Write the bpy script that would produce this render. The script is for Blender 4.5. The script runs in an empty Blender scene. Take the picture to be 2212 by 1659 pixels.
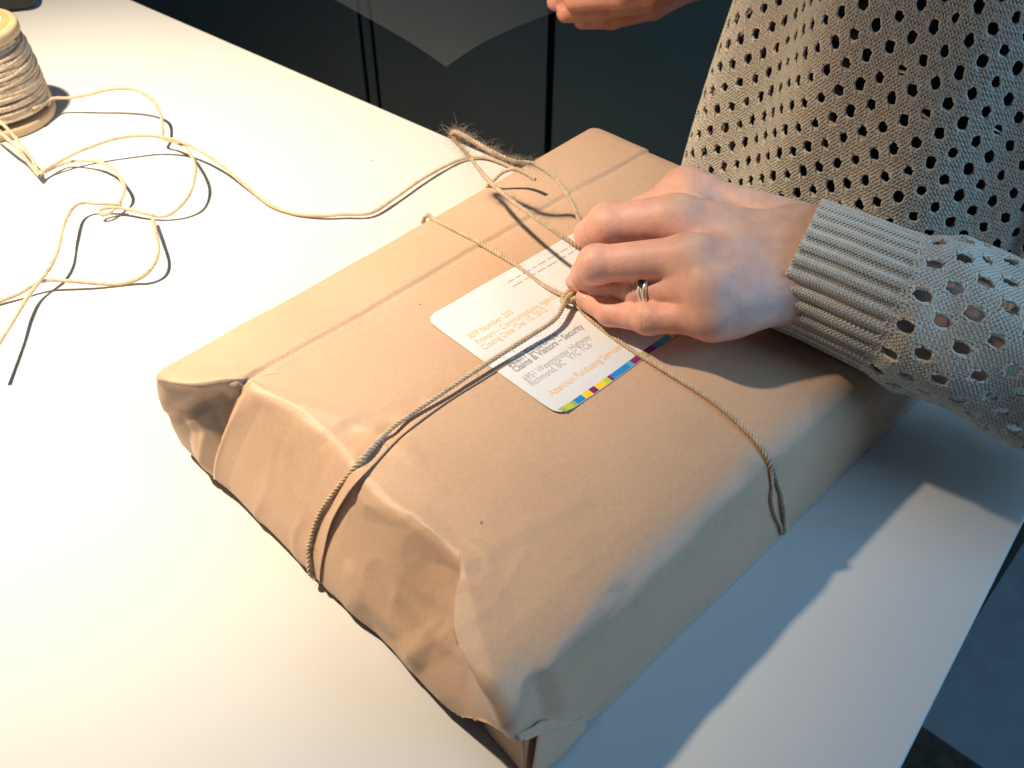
import bpy, bmesh, math, random
import numpy as np
from mathutils import Vector, noise as mnoise
from mathutils.bvhtree import BVHTree

random.seed(7); rng = np.random.default_rng(7)
scene = bpy.context.scene
COL = scene.collection
rad = math.radians

# ------------------------------------------------------------------ camera
CAM_H, PITCH, LENS_PX = 0.42, rad(44.0), 2280.0 / 2500.0 * 2212.0
cam_d = bpy.data.cameras.new('camera'); cam_o = bpy.data.objects.new('camera', cam_d)
COL.objects.link(cam_o); scene.camera = cam_o
cam_o.location = (0, 0, CAM_H); cam_o.rotation_euler = (rad(90) - PITCH, 0, 0)
cam_d.sensor_width = 36.0; cam_d.lens = 2280.0 / 2500.0 * 36.0
cam_d.clip_start = 0.02; cam_d.clip_end = 60
cam_d.dof.use_dof = True; cam_d.dof.focus_distance = 0.53; cam_d.dof.aperture_fstop = 15

# ------------------------------------------------------------------ world, lamps, exposure
world = bpy.data.worlds.new('World'); scene.world = world; world.use_nodes = True
bg = world.node_tree.nodes['Background']
bg.inputs['Color'].default_value = (0.34, 0.54, 0.80, 1); bg.inputs['Strength'].default_value = 0.075
def aim(o, target):
    o.rotation_euler = (Vector(target) - Vector(o.location)).to_track_quat('-Z', 'Y').to_euler()
sp = bpy.data.lights.new('desk_lamp', 'SPOT'); spo = bpy.data.objects.new('desk_lamp', sp); COL.objects.link(spo)
spo.location = (-0.53, 0.57, 0.90); aim(spo, (-0.38, 0.58, 0.0))
sp.energy = 102; sp.color = (1.0, 0.82, 0.605); sp.spot_size = rad(80); sp.spot_blend = 1.0; sp.shadow_soft_size = 0.026
wl = bpy.data.lights.new('window_light', 'AREA'); wlo = bpy.data.objects.new('window_light', wl); COL.objects.link(wlo)
wlo.location = (1.45, -0.08, 0.90); aim(wlo, (0.15, 0.35, 0.05))
wl.shape = 'RECTANGLE'; wl.size = 1.0; wl.size_y = 1.0; wl.energy = 17; wl.color = (0.33, 0.64, 1.0)
vs = scene.view_settings
vs.view_transform = 'Standard'; vs.look = 'None'; vs.exposure = 0.0; vs.gamma = 1.0; vs.use_curve_mapping = False
scene.render.engine = 'CYCLES'

# ------------------------------------------------------------------ helpers
_f = np.array([0, math.cos(PITCH), -math.sin(PITCH)]); _r = np.array([1.0, 0, 0]); _u = np.cross(_r, _f)
def ray(x, y):
    return _f * LENS_PX + (x - 1106) * _r - (y - 829.5) * _u
def at(x, y, z=0.0):                      # a measured picture point at a known height -> place in the room
    d = ray(x, y); return np.array([0, 0, CAM_H]) + d * ((CAM_H - z) / -d[2])
def atd(x, y, dist):                      # the same at a known depth
    d = ray(x, y); return np.array([0, 0, CAM_H]) + d / LENS_PX * dist
def proj(P):
    q = np.asarray(P, float) - [0, 0, CAM_H]; k = q @ _f
    return np.stack([1106 + LENS_PX * (q @ _r) / k, 829.5 - LENS_PX * (q @ _u) / k], -1)

def tag(o, label=None, cat=None, group=None, kind=None):
    if label: o['label'] = label
    if cat: o['category'] = cat
    if group: o['group'] = group
    if kind: o['kind'] = kind
    return o
def empty(name, loc=(0, 0, 0)):
    o = bpy.data.objects.new(name, None); COL.objects.link(o); o.location = loc; o.empty_display_size = .05
    return o
def mesh_obj(name, verts, faces, mat=None, parent=None, smooth=True, colors=None):
    me = bpy.data.meshes.new(name)
    verts = np.asarray(verts, np.float32)
    if isinstance(faces, np.ndarray):
        k = faces.shape[1]; n = len(faces)
        me.vertices.add(len(verts)); me.vertices.foreach_set('co', verts.ravel())
        me.loops.add(n * k); me.loops.foreach_set('vertex_index', faces.astype(np.int32).ravel())
        me.polygons.add(n); me.polygons.foreach_set('loop_start', np.arange(0, n * k, k, dtype=np.int32))
        me.update(calc_edges=True)
    else:
        me.from_pydata(verts.tolist(), [], faces)
    me.validate()
    if smooth: me.polygons.foreach_set('use_smooth', np.ones(len(me.polygons), bool))
    if colors is not None:
        a = me.color_attributes.new('Col', 'FLOAT_COLOR', 'POINT')
        c = np.ones((len(verts), 4), np.float32); c[:, :3] = colors
        a.data.foreach_set('color', c.ravel())
    if mat: me.materials.append(mat)
    o = bpy.data.objects.new(name, me); COL.objects.link(o)
    if parent is not None:
        o.parent = parent
        par = Vector(parent.location); g = parent.parent
        while g is not None: par += Vector(g.location); g = g.parent
        o.location = -par
    return o
def bm_obj(name, bm, mat, parent=None, smooth=False):
    me = bpy.data.meshes.new(name); bm.to_mesh(me); bm.free()
    if smooth: me.polygons.foreach_set('use_smooth', np.ones(len(me.polygons), bool))
    me.materials.append(mat); o = bpy.data.objects.new(name, me); COL.objects.link(o)
    if parent is not None:
        o.parent = parent; o.location = -Vector(parent.location)
    return o
def prism(poly, z0, z1, bevel=0.0, seg=2):
    bm = bmesh.new()
    b = [bm.verts.new((p[0], p[1], z0)) for p in poly]; t = [bm.verts.new((p[0], p[1], z1)) for p in poly]
    n = len(poly); bm.faces.new(b[::-1]); bm.faces.new(t)
    for i in range(n): bm.faces.new((b[i], b[(i + 1) % n], t[(i + 1) % n], t[i]))
    bmesh.ops.recalc_face_normals(bm, faces=bm.faces)
    if bevel: bmesh.ops.bevel(bm, geom=bm.edges[:], offset=bevel, segments=seg, profile=.5, affect='EDGES')
    return bm

def catmull(pts, step):
    P = np.asarray(pts, float); P = np.vstack([2 * P[0] - P[1], P, 2 * P[-1] - P[-2]])
    out = []
    for i in range(1, len(P) - 2):
        p0, p1, p2, p3 = P[i - 1:i + 3]
        n = max(2, int(np.linalg.norm(p2 - p1) / step)); t = np.linspace(0, 1, n, endpoint=False)[:, None]
        out.append(.5 * (2 * p1 + (p2 - p0) * t + (2 * p0 - 5 * p1 + 4 * p2 - p3) * t ** 2 + (3 * p1 - p0 - 3 * p2 + p3) * t ** 3))
    out.append(P[-2][None]); Q = np.vstack(out)
    d = np.r_[0, np.cumsum(np.linalg.norm(np.diff(Q, axis=0), axis=1))]
    m = max(3, int(d[-1] / step)); s = np.linspace(0, d[-1], m)
    return np.stack([np.interp(s, d, Q[:, k]) for k in range(3)], 1)
def frames(P):
    T = np.gradient(P, axis=0); T /= np.linalg.norm(T, axis=1)[:, None] + 1e-12
    N = np.zeros_like(P); v = np.array([0, 0, 1.0])
    if abs(T[0] @ v) > .9: v = np.array([1.0, 0, 0])
    n = v - T[0] * (v @ T[0]); n /= np.linalg.norm(n)
    for i in range(len(P)):
        n = n - T[i] * (n @ T[i]); n = n / (np.linalg.norm(n) + 1e-12); N[i] = n
    return T, N, np.cross(T, N)
def tube(P, r, sides=6, cap=True):
    T, N, B = frames(P); n = len(P)
    r = np.broadcast_to(np.asarray(r, float), (n,))
    a = np.linspace(0, 2 * np.pi, sides, endpoint=False)
    V = P[:, None] + r[:, None, None] * (np.cos(a)[None, :, None] * N[:, None] + np.sin(a)[None, :, None] * B[:, None])
    i = np.arange(n - 1)[:, None] * sides; j = np.arange(sides)[None]
    Fq = np.stack([i + j, i + (j + 1) % sides, i + sides + (j + 1) % sides, i + sides + j], -1).reshape(-1, 4)
    return V.reshape(-1, 3), Fq
class Acc:
    def __init__(s): s.v = []; s.f = []; s.n = 0
    def add(s, v, f): s.v.append(v); s.f.append(f + s.n); s.n += len(v)
    def build(s, name, mat, parent=None, colors=None):
        return mesh_obj(name, np.vstack(s.v), np.vstack(s.f), mat, parent, colors=colors)
def twine_into(acc, path, R=.0014, pitch=.0070, strands=3, sides=6, step=.0008, fuzz=220, wob=.15, phase=0., seed=1):
    rg = np.random.default_rng(seed)
    P = catmull(path, step); T, N, B = frames(P); n = len(P); s = np.arange(n) * step
    Rv = R * (1 + wob * np.interp(s, np.linspace(0, s[-1], max(4, int(s[-1] / .012))), rg.normal(0, .6, max(4, int(s[-1] / .012)))))
    ph = phase + 2 * np.pi * s / pitch + np.interp(s, np.linspace(0, s[-1], max(4, int(s[-1] / .02))), rg.normal(0, .5, max(4, int(s[-1] / .02))))
    for k in range(strands):
        a = ph + 2 * np.pi * k / strands
        C = P + (Rv * .58)[:, None] * (np.cos(a)[:, None] * N + np.sin(a)[:, None] * B)
        v, f = tube(C, Rv * .54, sides); acc.add(v, f)
    nf = int(fuzz * s[-1])
    for _ in range(nf):
        i = rg.integers(0, n); a = rg.uniform(0, 6.28); d = np.cos(a) * N[i] + np.sin(a) * B[i]
        L = rg.uniform(.0025, .008); tt = T[i] * rg.uniform(-1.2, 1.2); p0 = P[i] + d * R * .6
        c = np.array([p0, p0 + (d * .5 + tt * .4) * L * .6 + rg.normal(0, .0004, 3), p0 + (d * .8 + tt) * L * .8 + rg.normal(0, .0008, 3)])
        v, f = tube(c, np.array([.00011, .00009, .00003]), 3); acc.add(v, f)
    return P

# ------------------------------------------------------------------ materials
def mat(name):
    m = bpy.data.materials.new(name); m.use_nodes = True
    nt = m.node_tree; return m, nt, nt.nodes['Principled BSDF']
def nd(nt, t, **kw):
    n = nt.nodes.new(t)
    for k, v in kw.items():
        if k in n.inputs: n.inputs[k].default_value = v
        else: setattr(n, k, v)
    return n
def noise_col(nt, b, scale, stops, detail=6, coord='Object', rough=.6, stretch=None):
    tc = nd(nt, 'ShaderNodeTexCoord'); src = tc.outputs[coord]
    if stretch:
        mp = nd(nt, 'ShaderNodeMapping'); mp.inputs['Scale'].default_value = stretch; nt.links.new(src, mp.inputs[0]); src = mp.outputs[0]
    nz = nd(nt, 'ShaderNodeTexNoise', Scale=scale, Detail=detail, Roughness=rough); nt.links.new(src, nz.inputs['Vector'])
    cr = nd(nt, 'ShaderNodeValToRGB'); el = cr.color_ramp.elements
    while len(el) < len(stops): el.new(.5)
    for e, (p, c) in zip(el, stops): e.position = p; e.color = (*c, 1)
    nt.links.new(nz.outputs['Fac'], cr.inputs[0])
    return src, nz, cr
def bump(nt, b, src, scale, strength, dist=.001, detail=4, prev=None, rough=.6):
    nz = nd(nt, 'ShaderNodeTexNoise', Scale=scale, Detail=detail, Roughness=rough); nt.links.new(src, nz.inputs['Vector'])
    bp = nd(nt, 'ShaderNodeBump', Strength=strength, Distance=dist); nt.links.new(nz.outputs['Fac'], bp.inputs['Height'])
    if prev: nt.links.new(prev.outputs[0], bp.inputs['Normal'])
    nt.links.new(bp.outputs[0], b.inputs['Normal']); return bp
def simple(name, col, rough=.5, metal=0., var=.08, scale=40, bumpS=0., bscale=200, spec=.5):
    m, nt, b = mat(name); c = np.array(col)
    src, nz, cr = noise_col(nt, b, scale, [(.3, tuple(c * (1 - var))), (.7, tuple(np.minimum(c * (1 + var), 1)))])
    nt.links.new(cr.outputs[0], b.inputs['Base Color'])
    b.inputs['Roughness'].default_value = rough; b.inputs['Metallic'].default_value = metal
    b.inputs['Specular IOR Level'].default_value = spec
    if bumpS: bump(nt, b, src, bscale, bumpS)
    return m

def kraft_mat(name='kraft_paper', base=(.595, .390, .255)):
    m, nt, b = mat(name); c = np.array(base)
    src, nz, cr = noise_col(nt, b, 9, [(.3, tuple(c * .93)), (.7, tuple(c * 1.06))], detail=3)
    fb = nd(nt, 'ShaderNodeTexNoise', Scale=420., Detail=5., Roughness=.75); nt.links.new(src, fb.inputs['Vector'])
    fr = nd(nt, 'ShaderNodeValToRGB'); fr.color_ramp.elements[0].position = .3; fr.color_ramp.elements[0].color = (.80, .79, .77, 1)
    fr.color_ramp.elements[1].position = .7; fr.color_ramp.elements[1].color = (1.12, 1.12, 1.12, 1)
    nt.links.new(fb.outputs['Fac'], fr.inputs[0])
    mx = nd(nt, 'ShaderNodeMix', data_type='RGBA', blend_type='MULTIPLY'); mx.inputs[0].default_value = .45
    nt.links.new(cr.outputs[0], mx.inputs[6]); nt.links.new(fr.outputs[0], mx.inputs[7])
    # sparse dark flecks of the recycled pulp
    vo = nd(nt, 'ShaderNodeTexVoronoi', Scale=75.); nt.links.new(src, vo.inputs['Vector'])
    fl = nd(nt, 'ShaderNodeMath', operation='LESS_THAN'); fl.inputs[1].default_value = .07; nt.links.new(vo.outputs['Distance'], fl.inputs[0])
    vc = nd(nt, 'ShaderNodeSeparateColor'); nt.links.new(vo.outputs['Color'], vc.inputs[0])
    gt = nd(nt, 'ShaderNodeMath', operation='GREATER_THAN'); gt.inputs[1].default_value = .93; nt.links.new(vc.outputs[0], gt.inputs[0])
    ml = nd(nt, 'ShaderNodeMath', operation='MULTIPLY'); nt.links.new(fl.outputs[0], ml.inputs[0]); nt.links.new(gt.outputs[0], ml.inputs[1])
    m2 = nd(nt, 'ShaderNodeMix', data_type='RGBA'); nt.links.new(ml.outputs[0], m2.inputs[0])
    nt.links.new(mx.outputs[2], m2.inputs[6]); m2.inputs[7].default_value = (*(c * .45), 1)
    nt.links.new(m2.outputs[2], b.inputs['Base Color'])
    b.inputs['Roughness'].default_value = .50; b.inputs['Specular IOR Level'].default_value = .40
    b.inputs['Sheen Weight'].default_value = .12
    b1 = bump(nt, b, src, 30, .10, .002, detail=2); bump(nt, b, src, 700, .08, .0006, prev=b1)
    return m
M = {}
M['kraft'] = kraft_mat()
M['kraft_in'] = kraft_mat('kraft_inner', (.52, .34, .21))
M['table'] = simple('white_laminate', (.63, .62, .60), .55, var=.012, scale=14, bumpS=.02, bscale=500, spec=.25)
_nt = M['table'].node_tree; _b = _nt.nodes['Principled BSDF']; _src = [n for n in _nt.nodes if n.type == 'TEX_COORD'][0].outputs['Object']
_vo = nd(_nt, 'ShaderNodeTexVoronoi', Scale=13.); _nt.links.new(_src, _vo.inputs['Vector'])
_lt = nd(_nt, 'ShaderNodeMath', operation='LESS_THAN'); _lt.inputs[1].default_value = .016; _nt.links.new(_vo.outputs['Distance'], _lt.inputs[0])
_old = _b.inputs['Base Color'].links[0].from_socket; _mx = nd(_nt, 'ShaderNodeMix', data_type='RGBA'); _nt.links.new(_lt.outputs[0], _mx.inputs[0]); _nt.links.new(_old, _mx.inputs[6]); _mx.inputs[7].default_value = (.30, .27, .23, 1); _nt.links.new(_mx.outputs[2], _b.inputs['Base Color'])
M['table_edge'] = simple('white_edge_band', (.62, .63, .64), .45, var=.03, scale=30)
M['cabinet'] = simple('charcoal_lacquer', (.120, .115, .090), .55, var=.08, scale=6, bumpS=.03, bscale=300)
M['cabinet_r'] = simple('slate_lacquer', (.105, .116, .090), .55, var=.08, scale=6, bumpS=.03, bscale=300)
M['gap'] = simple('shadow_gap_strip', (.012, .018, .032), .6)
M['floor'] = simple('slate_vinyl', (.19, .22, .24), .5, var=.10, scale=25, bumpS=.05, bscale=120)
M['carpet'] = simple('brown_carpet', (.045, .036, .026), .95, var=.5, scale=60, bumpS=.8, bscale=260)
M['black'] = simple('black_plastic', (.018, .014, .012), .4, var=.1)
M['wood'] = simple('spool_beech', (.50, .36, .20), .5, var=.14, scale=35, bumpS=.08, bscale=120)
M['white'] = simple('white_paper', (.71, .72, .74), .6, var=.02, bumpS=.12, bscale=500)
M['gold'] = simple('pale_gold', (.97, .90, .76), .38, metal=.85, var=.03)
M['stone'] = simple('dark_gem', (.02, .05, .06), .08, var=.2)
M['shirt'] = simple('dark_undershirt', (.022, .016, .012), .9, var=.2)
def fibre(name, c, scale, var=.2, rough=.85, sheen=.3):
    m, nt, b = mat(name); c = np.array(c)
    src, nz, cr = noise_col(nt, b, scale, [(.25, tuple(c * (1 - var))), (.5, tuple(c)), (.75, tuple(np.minimum(c * (1 + var), .95)))], detail=5)
    nt.links.new(cr.outputs[0], b.inputs['Base Color']); b.inputs['Roughness'].default_value = rough
    b.inputs['Sheen Weight'].default_value = sheen; b.inputs['Specular IOR Level'].default_value = .2
    bump(nt, b, src, 1800, .5, .0005); return m
M['twine'] = fibre('jute_twine', (.60, .46, .31), 260, .28)
M['yarn'] = fibre('oatmeal_cotton_yarn', (.86, .78, .66), 300, .12)
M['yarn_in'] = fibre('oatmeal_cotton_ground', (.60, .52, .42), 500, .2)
def ink(name, c): return simple(name, c, .6, var=.04, scale=300)
M['grey_ink'] = ink('grey_ink', (.34, .33, .34)); M['light_ink'] = ink('light_grey_ink', (.46, .45, .46)); M['orange_ink'] = ink('orange_ink', (.90, .52, .24))
M['lime'] = ink('lime_ink', (.46, .62, .05)); M['lime2'] = ink('olive_lime_ink', (.36, .46, .10)); M['blue'] = ink('cyan_ink', (.0, .24, .62)); M['teal'] = ink('teal_ink', (.05, .40, .50))
M['yellow'] = ink('yellow_ink', (.88, .62, .03)); M['purple'] = ink('plum_ink', (.20, .01, .12))
def skin_mat():
    m, nt, b = mat('skin')
    at_ = nd(nt, 'ShaderNodeVertexColor', layer_name='Col')
    tc = nd(nt, 'ShaderNodeTexCoord')
    nz = nd(nt, 'ShaderNodeTexNoise', Scale=90., Detail=6., Roughness=.65); nt.links.new(tc.outputs['Object'], nz.inputs['Vector'])
    cr = nd(nt, 'ShaderNodeValToRGB'); cr.color_ramp.elements[0].position = .3; cr.color_ramp.elements[0].color = (.86, .80, .78, 1)
    cr.color_ramp.elements[1].position = .7; cr.color_ramp.elements[1].color = (1.06, 1.05, 1.04, 1); nt.links.new(nz.outputs['Fac'], cr.inputs[0])
    mx = nd(nt, 'ShaderNodeMix', data_type='RGBA', blend_type='MULTIPLY'); mx.inputs[0].default_value = 1.
    nt.links.new(at_.outputs[0], mx.inputs[6]); nt.links.new(cr.outputs[0], mx.inputs[7]); nt.links.new(mx.outputs[2], b.inputs['Base Color'])
    b.inputs['Roughness'].default_value = .48; b.inputs['Subsurface Weight'].default_value = .25
    b.inputs['Subsurface Radius'].default_value = (1., .32, .18); b.inputs['Subsurface Scale'].default_value = .004
    b.inputs['Specular IOR Level'].default_value = .4
    b1 = bump(nt, b, tc.outputs['Object'], 240, .32, .0009, detail=6)
    vo = nd(nt, 'ShaderNodeTexVoronoi', Scale=950., feature='DISTANCE_TO_EDGE'); nt.links.new(tc.outputs['Object'], vo.inputs['Vector'])
    bp = nd(nt, 'ShaderNodeBump', Strength=.30, Distance=.0005); nt.links.new(vo.outputs['Distance'], bp.inputs['Height'])
    nt.links.new(b1.outputs[0], bp.inputs['Normal']); nt.links.new(bp.outputs[0], b.inputs['Normal'])
    return m
M['skin'] = skin_mat()
M['nail'] = simple('fingernail', (.70, .42, .36), .28, var=.04, scale=80)
def film_mat():
    m, nt, b = mat('thin_glassine')
    b.inputs['Base Color'].default_value = (.50, .56, .62, 1); b.inputs['Roughness'].default_value = .45
    tr = nd(nt, 'ShaderNodeBsdfTransparent'); mx = nd(nt, 'ShaderNodeMixShader'); mx.inputs[0].default_value = .045
    tc = nd(nt, 'ShaderNodeTexCoord'); bump(nt, b, tc.outputs['Object'], 18, .4, .004)
    out = nt.nodes['Material Output']; nt.links.new(tr.outputs[0], mx.inputs[1]); nt.links.new(b.outputs[0], mx.inputs[2]); nt.links.new(mx.outputs[0], out.inputs['Surface'])
    return m
M['film'] = film_mat()

# ================================================================== THE SETTING
KC = np.array([.357, .411]); EF = np.array([-.772, .636]); EF /= np.linalg.norm(EF); ER = np.array([-.622, -.783]); ER /= np.linalg.norm(ER)
NF = np.array([.636, .772])
tb = empty('table', (0, 0, -.74)); tag(tb, 'large white laminate table under the wrapped parcel', 'table')
poly = [KC, KC + EF * 1.7, KC + EF * 1.7 + ER * 1.15, KC + ER * 1.15]
bm_obj('table_top', prism(poly, -.030, 0.0, .0018, 3), M['table'], tb)
for a, b_ in ((.06, .06), (1.6, .06), (1.6, 1.05), (.06, 1.05)):
    c = KC + EF * a + ER * b_
    bm_obj('leg', prism([c + np.array(q) * .025 for q in ((-1, -1), (1, -1), (1, 1), (-1, 1))], -.74, -.0305, .003), M['table_edge'], tb)
fl = bm_obj('floor', prism([(-5, -4), (5, -4), (5, 6), (-5, 6)], -.80, -.74), M['floor']); tag(fl, kind='structure')
cp = at(2000, 1572, -.732); cq = at(2130, 1661, -.732)
dcar = (cq - cp)[:2]; dcar /= np.linalg.norm(dcar); ncar = np.array([-dcar[1], dcar[0]]) * -1
c0 = cp[:2] - dcar * .25; 
rugp = [c0, c0 + dcar * 1.6, c0 + dcar * 1.6 + ncar * 1.4, c0 + ncar * 1.4]
rug = bm_obj('rug', prism(rugp, -.7385, -.732, .002), M['carpet']); tag(rug, 'dark brown rug on the floor below the table corner', 'rug')

# dark cabinet fronts behind the table
cab = empty('cabinet', (0, 0, -.74)); tag(cab, 'dark charcoal cupboard with flat doors behind the table', 'cabinet')
CD = 1.32
seamR = atd(1185, 200, CD / math.cos(rad(26)))
cu = np.array([.985, -.174]); cn = np.array([-.174, -.985]); cu /= np.linalg.norm(cu); cn /= np.linalg.norm(cn)
def on_cab(x, y):                         # where the sight line of a seam meets the cupboard front
    d = ray(x, y); o = np.array([0, 0, CAM_H]); q = seamR[:2]
    t = ((q - o[:2]) @ cn) / (d[:2] @ cn); return o + d * t
uR = (on_cab(1185, 250)[:2] - seamR[:2]) @ cu; uL = (on_cab(780, 100)[:2] - seamR[:2]) @ cu; uL2 = (on_cab(806, 100)[:2] - seamR[:2]) @ cu
def cab_panel(name, u0, u1, m, d0=0., z0=-.70, z1=.62):
    q = seamR[:2]
    pl = [q + cu * u0 + cn * d0, q + cu * u1 + cn * d0, q + cu * u1 - cn * .02, q + cu * u0 - cn * .02]
    return bm_obj(name, prism(pl, z0, z1, .0015), m, cab)
cab_panel('door', uL - .62, uL - .003, M['cabinet']); cab_panel('filler_strip', uL + .003, uL2 - .003, M['cabinet_r'], -.004)
cab_panel('door', uL2 + .003, uR - .006, M['cabinet']); cab_panel('door', uR + .006, uR + .75, M['cabinet_r'], .003)
q = seamR[:2]
bm_obj('carcass', prism([q + cu * (uL - .64) - cn * .022, q + cu * (uR + .77) - cn * .022, q + cu * (uR + .77) - cn * .45, q + cu * (uL - .64) - cn * .45], -.74, .63), M['gap'], cab)

# ================================================================== PARCEL
ZR = .066
def isect(a, b, c, d):
    a, b, c, d = [np.asarray(v)[:2] for v in (a, b, c, d)]
    t = np.linalg.solve(np.array([b - a, -(d - c)]).T, c - a); return a + (b - a) * t[0]
PA, PB, PC, PD = (np.array(v) for v in ((-.1965, .3712), (.0652, .6482), (.2807, .4406), (.0034, .1728)))
CORN = [PA, PB, PC, PD]                   # edges: AB, BC, CD, DA
D_T = [0, .04, .09, .15, .29, .40, .50, .62, .70, .765, .83, .90, .96, 1.0]
D_D = [.0, .008, .018, .0285, .036, .037, .0315, .031, .0325, .0335, .021, .009, .002, 0]
def ring(ins, r0, slope=0.):
    # rounded quad: edges moved inward by ins[i]
    lines = []
    for i in range(4):
        a, b = CORN[i], CORN[(i + 1) % 4]; d = (b - a) / np.linalg.norm(b - a); nin = np.array([d[1], -d[0]])
        lines.append((a + nin * ins[i], d, nin))
    cs = []
    for i in range(4):
        a, d, _ = lines[i - 1]; b, e, _ = lines[i]
        t = np.linalg.solve(np.array([d, -e]).T, b - a); cs.append(a + d * t[0])
    out = []
    NS, NA = 200, 26
    for i in range(4):
        p, pn = cs[i], cs[(i + 1) % 4]; d = lines[i][1]; dp = lines[i - 1][1]
        # arc at corner i from edge i-1 to edge i
        a0, a1 = p - dp * r0, p + d * r0
        t = np.linspace(0, 1, NA, endpoint=False)[:, None]
        w = 1 / math.sqrt(2)
        out.append(((1 - t) ** 2 * a0 + 2 * w * t * (1 - t) * p + t ** 2 * a1) / ((1 - t) ** 2 + 2 * w * t * (1 - t) + t ** 2))
        b0, b1 = p + d * r0, pn - d * r0
        t = np.linspace(0, 1, NS, endpoint=False)[:, None]; seg = b0 + (b1 - b0) * t
        if i == 3 and slope > 0:           # the folded end leans back from its foot to a creased top line
            td = ((seg - PA) @ (PD - PA)) / ((PD - PA) @ (PD - PA)); Ls = np.linalg.norm(b1 - b0); tp_ = np.clip((1 - t[:, 0]) * Ls / .024, 0, 1) * np.clip(t[:, 0] * Ls / .034, 0, 1)
            seg = seg + lines[3][2][None] * (np.interp(td, D_T, D_D) * slope * tp_)[:, None]
        out.append(seg)
    return np.vstack(out)
zk = np.array([.0, .008, .018, .028, .037, .045, .052, .058, .063, .067, .0695, .071])
iAB = np.array([.001, .0, .0, .0, .0, .0, .0, .0002, .0008, .002, .0045, .010]) - .003
iBC = np.array([.001, .0, .0, .0, .0, .0, .0, .0005, .0015, .003, .006, .012])
iCD = np.array([.000, .0004, .0008, .0014, .0022, .0036, .0056, .0085, .012, .017, .023, .031])
iDA = np.array([.005, .002, .0005, .0, .0, .0, .0, .0, .0002, .0005, .0015, .004])
rk = np.array([.003, .003, .003, .003, .003, .003, .003, .0035, .004, .005, .007, .010])
w_old = np.arange(12); w_new = np.linspace(0, 11, 64)
def up(a):
    Q = catmull(np.c_[w_old, a * 100, np.zeros(12)], .01); return np.interp(w_new, Q[:, 0], Q[:, 1] / 100)
zk, iAB, iBC, iCD, iDA, rk = map(up, (zk, iAB, iBC, iCD, iDA, rk))
rings = []
for k in range(64):
    xy = ring((iAB[k], iBC[k], iCD[k], iDA[k]), rk[k], max(0., (zk[k] / .071 - .12) / .88) ** 1.2); rings.append(np.c_[xy, np.full(len(xy), zk[k])])
flat0 = ring((iAB[63], iBC[63], iCD[63], iDA[63]), rk[63]); extra = rings[-1][:, :2] - flat0; cen = flat0.mean(0); NTOP = 95
for m_ in range(1, NTOP + 1):
    s = 1 - m_ / (NTOP + .5); xy = cen + (flat0 - cen) * s + extra * max(0., 1 - (1 - s) / .85)
    rings.append(np.c_[xy, np.full(len(xy), .071 + .0012 * (1 - s * s))])
NP = len(rings[0]); RG = np.array(rings)
def fractal(P, sc, octv=3, seed=0.):
    out = np.empty(len(P)); o = Vector((seed * 13.1, seed * 7.7, seed * 3.3))
    for i, p in enumerate(P):
        out[i] = mnoise.fractal(Vector(p) * sc + o, 1.0, 2.0, octv, noise_basis='PERLIN_ORIGINAL')
    return out
def quads(nr, npn, closed=True):
    i = np.arange(nr - 1)[:, None] * npn; j = np.arange(npn if closed else npn - 1)[None]; j2 = (j + 1) % npn
    return np.stack([i + j, i + j2, i + npn + j2, i + npn + j], -1).reshape(-1, 4)
Fp = quads(len(RG), NP)
def vnormals(V, F):
    n = np.zeros_like(V); a, b, c, d = (V[F[:, k]] for k in range(4)); fn = np.cross(c - a, d - b)
    for k in range(4): np.add.at(n, F[:, k], fn)
    return n / (np.linalg.norm(n, axis=1)[:, None] + 1e-15)
V0 = RG.reshape(-1, 3).copy()
bvh0 = BVHTree.FromPolygons(V0.tolist(), Fp.tolist())
def hit(bvh, x, y, fallback_z=.002):
    d = Vector(ray(x, y)).normalized(); h = bvh.ray_cast(Vector((0, 0, CAM_H)), d)
    if h[0] is None: p = at(x, y, fallback_z); return p, np.array([0, 0, 1.0])
    n = np.array(h[1]); n = n if n @ np.array(d) < 0 else -n
    return np.array(h[0]), n
def pl3(pts): return np.array([hit(bvh0, *p)[0] for p in pts])
def dist_poly(P, Q):
    best = np.full(len(P), 9.0)
    for a, b in zip(Q[:-1], Q[1:]):
        ab = b - a; t = np.clip(((P - a) @ ab) / (ab @ ab + 1e-12), 0, 1)
        best = np.minimum(best, np.linalg.norm(P - (a + t[:, None] * ab), axis=1))
    return best
def tent(d, w, p=1.0): return np.clip(1 - d / w, 0, 1) ** p
N0 = vnormals(V0, Fp)
if N0[-NP // 2, 2] < 0: N0 = -N0; Fp = Fp[:, ::-1]
qa = np.linalg.norm(V0[:, :2] - PA, axis=1)
dDA = ((V0[:, :2] - PA) @ (lambda d: np.array([-d[1], d[0]]))((PD - PA) / np.linalg.norm(PD - PA)))
dDA = np.abs(dDA)
dCD = np.abs((V0[:, :2] - PC) @ (lambda d: np.array([-d[1], d[0]]))((PD - PC) / np.linalg.norm(PD - PC)))
endw = np.clip(1 - dDA / .085, 0, 1)      # close to the folded end
sidew = np.clip(1 - dCD / .07, 0, 1)
disp = fractal(V0, 7, 2, 1) * .0014
disp += fractal(V0, 22, 2, 2) * (.0004 + .0007 * endw ** 1.3 + .0003 * sidew)
rdg = 1 - np.abs(fractal(V0, 17, 2, 3)) * 3.2
disp += np.clip(rdg, 0, 1) ** 2 * (.0002 + .0005 * endw + .0002 * sidew)
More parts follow.
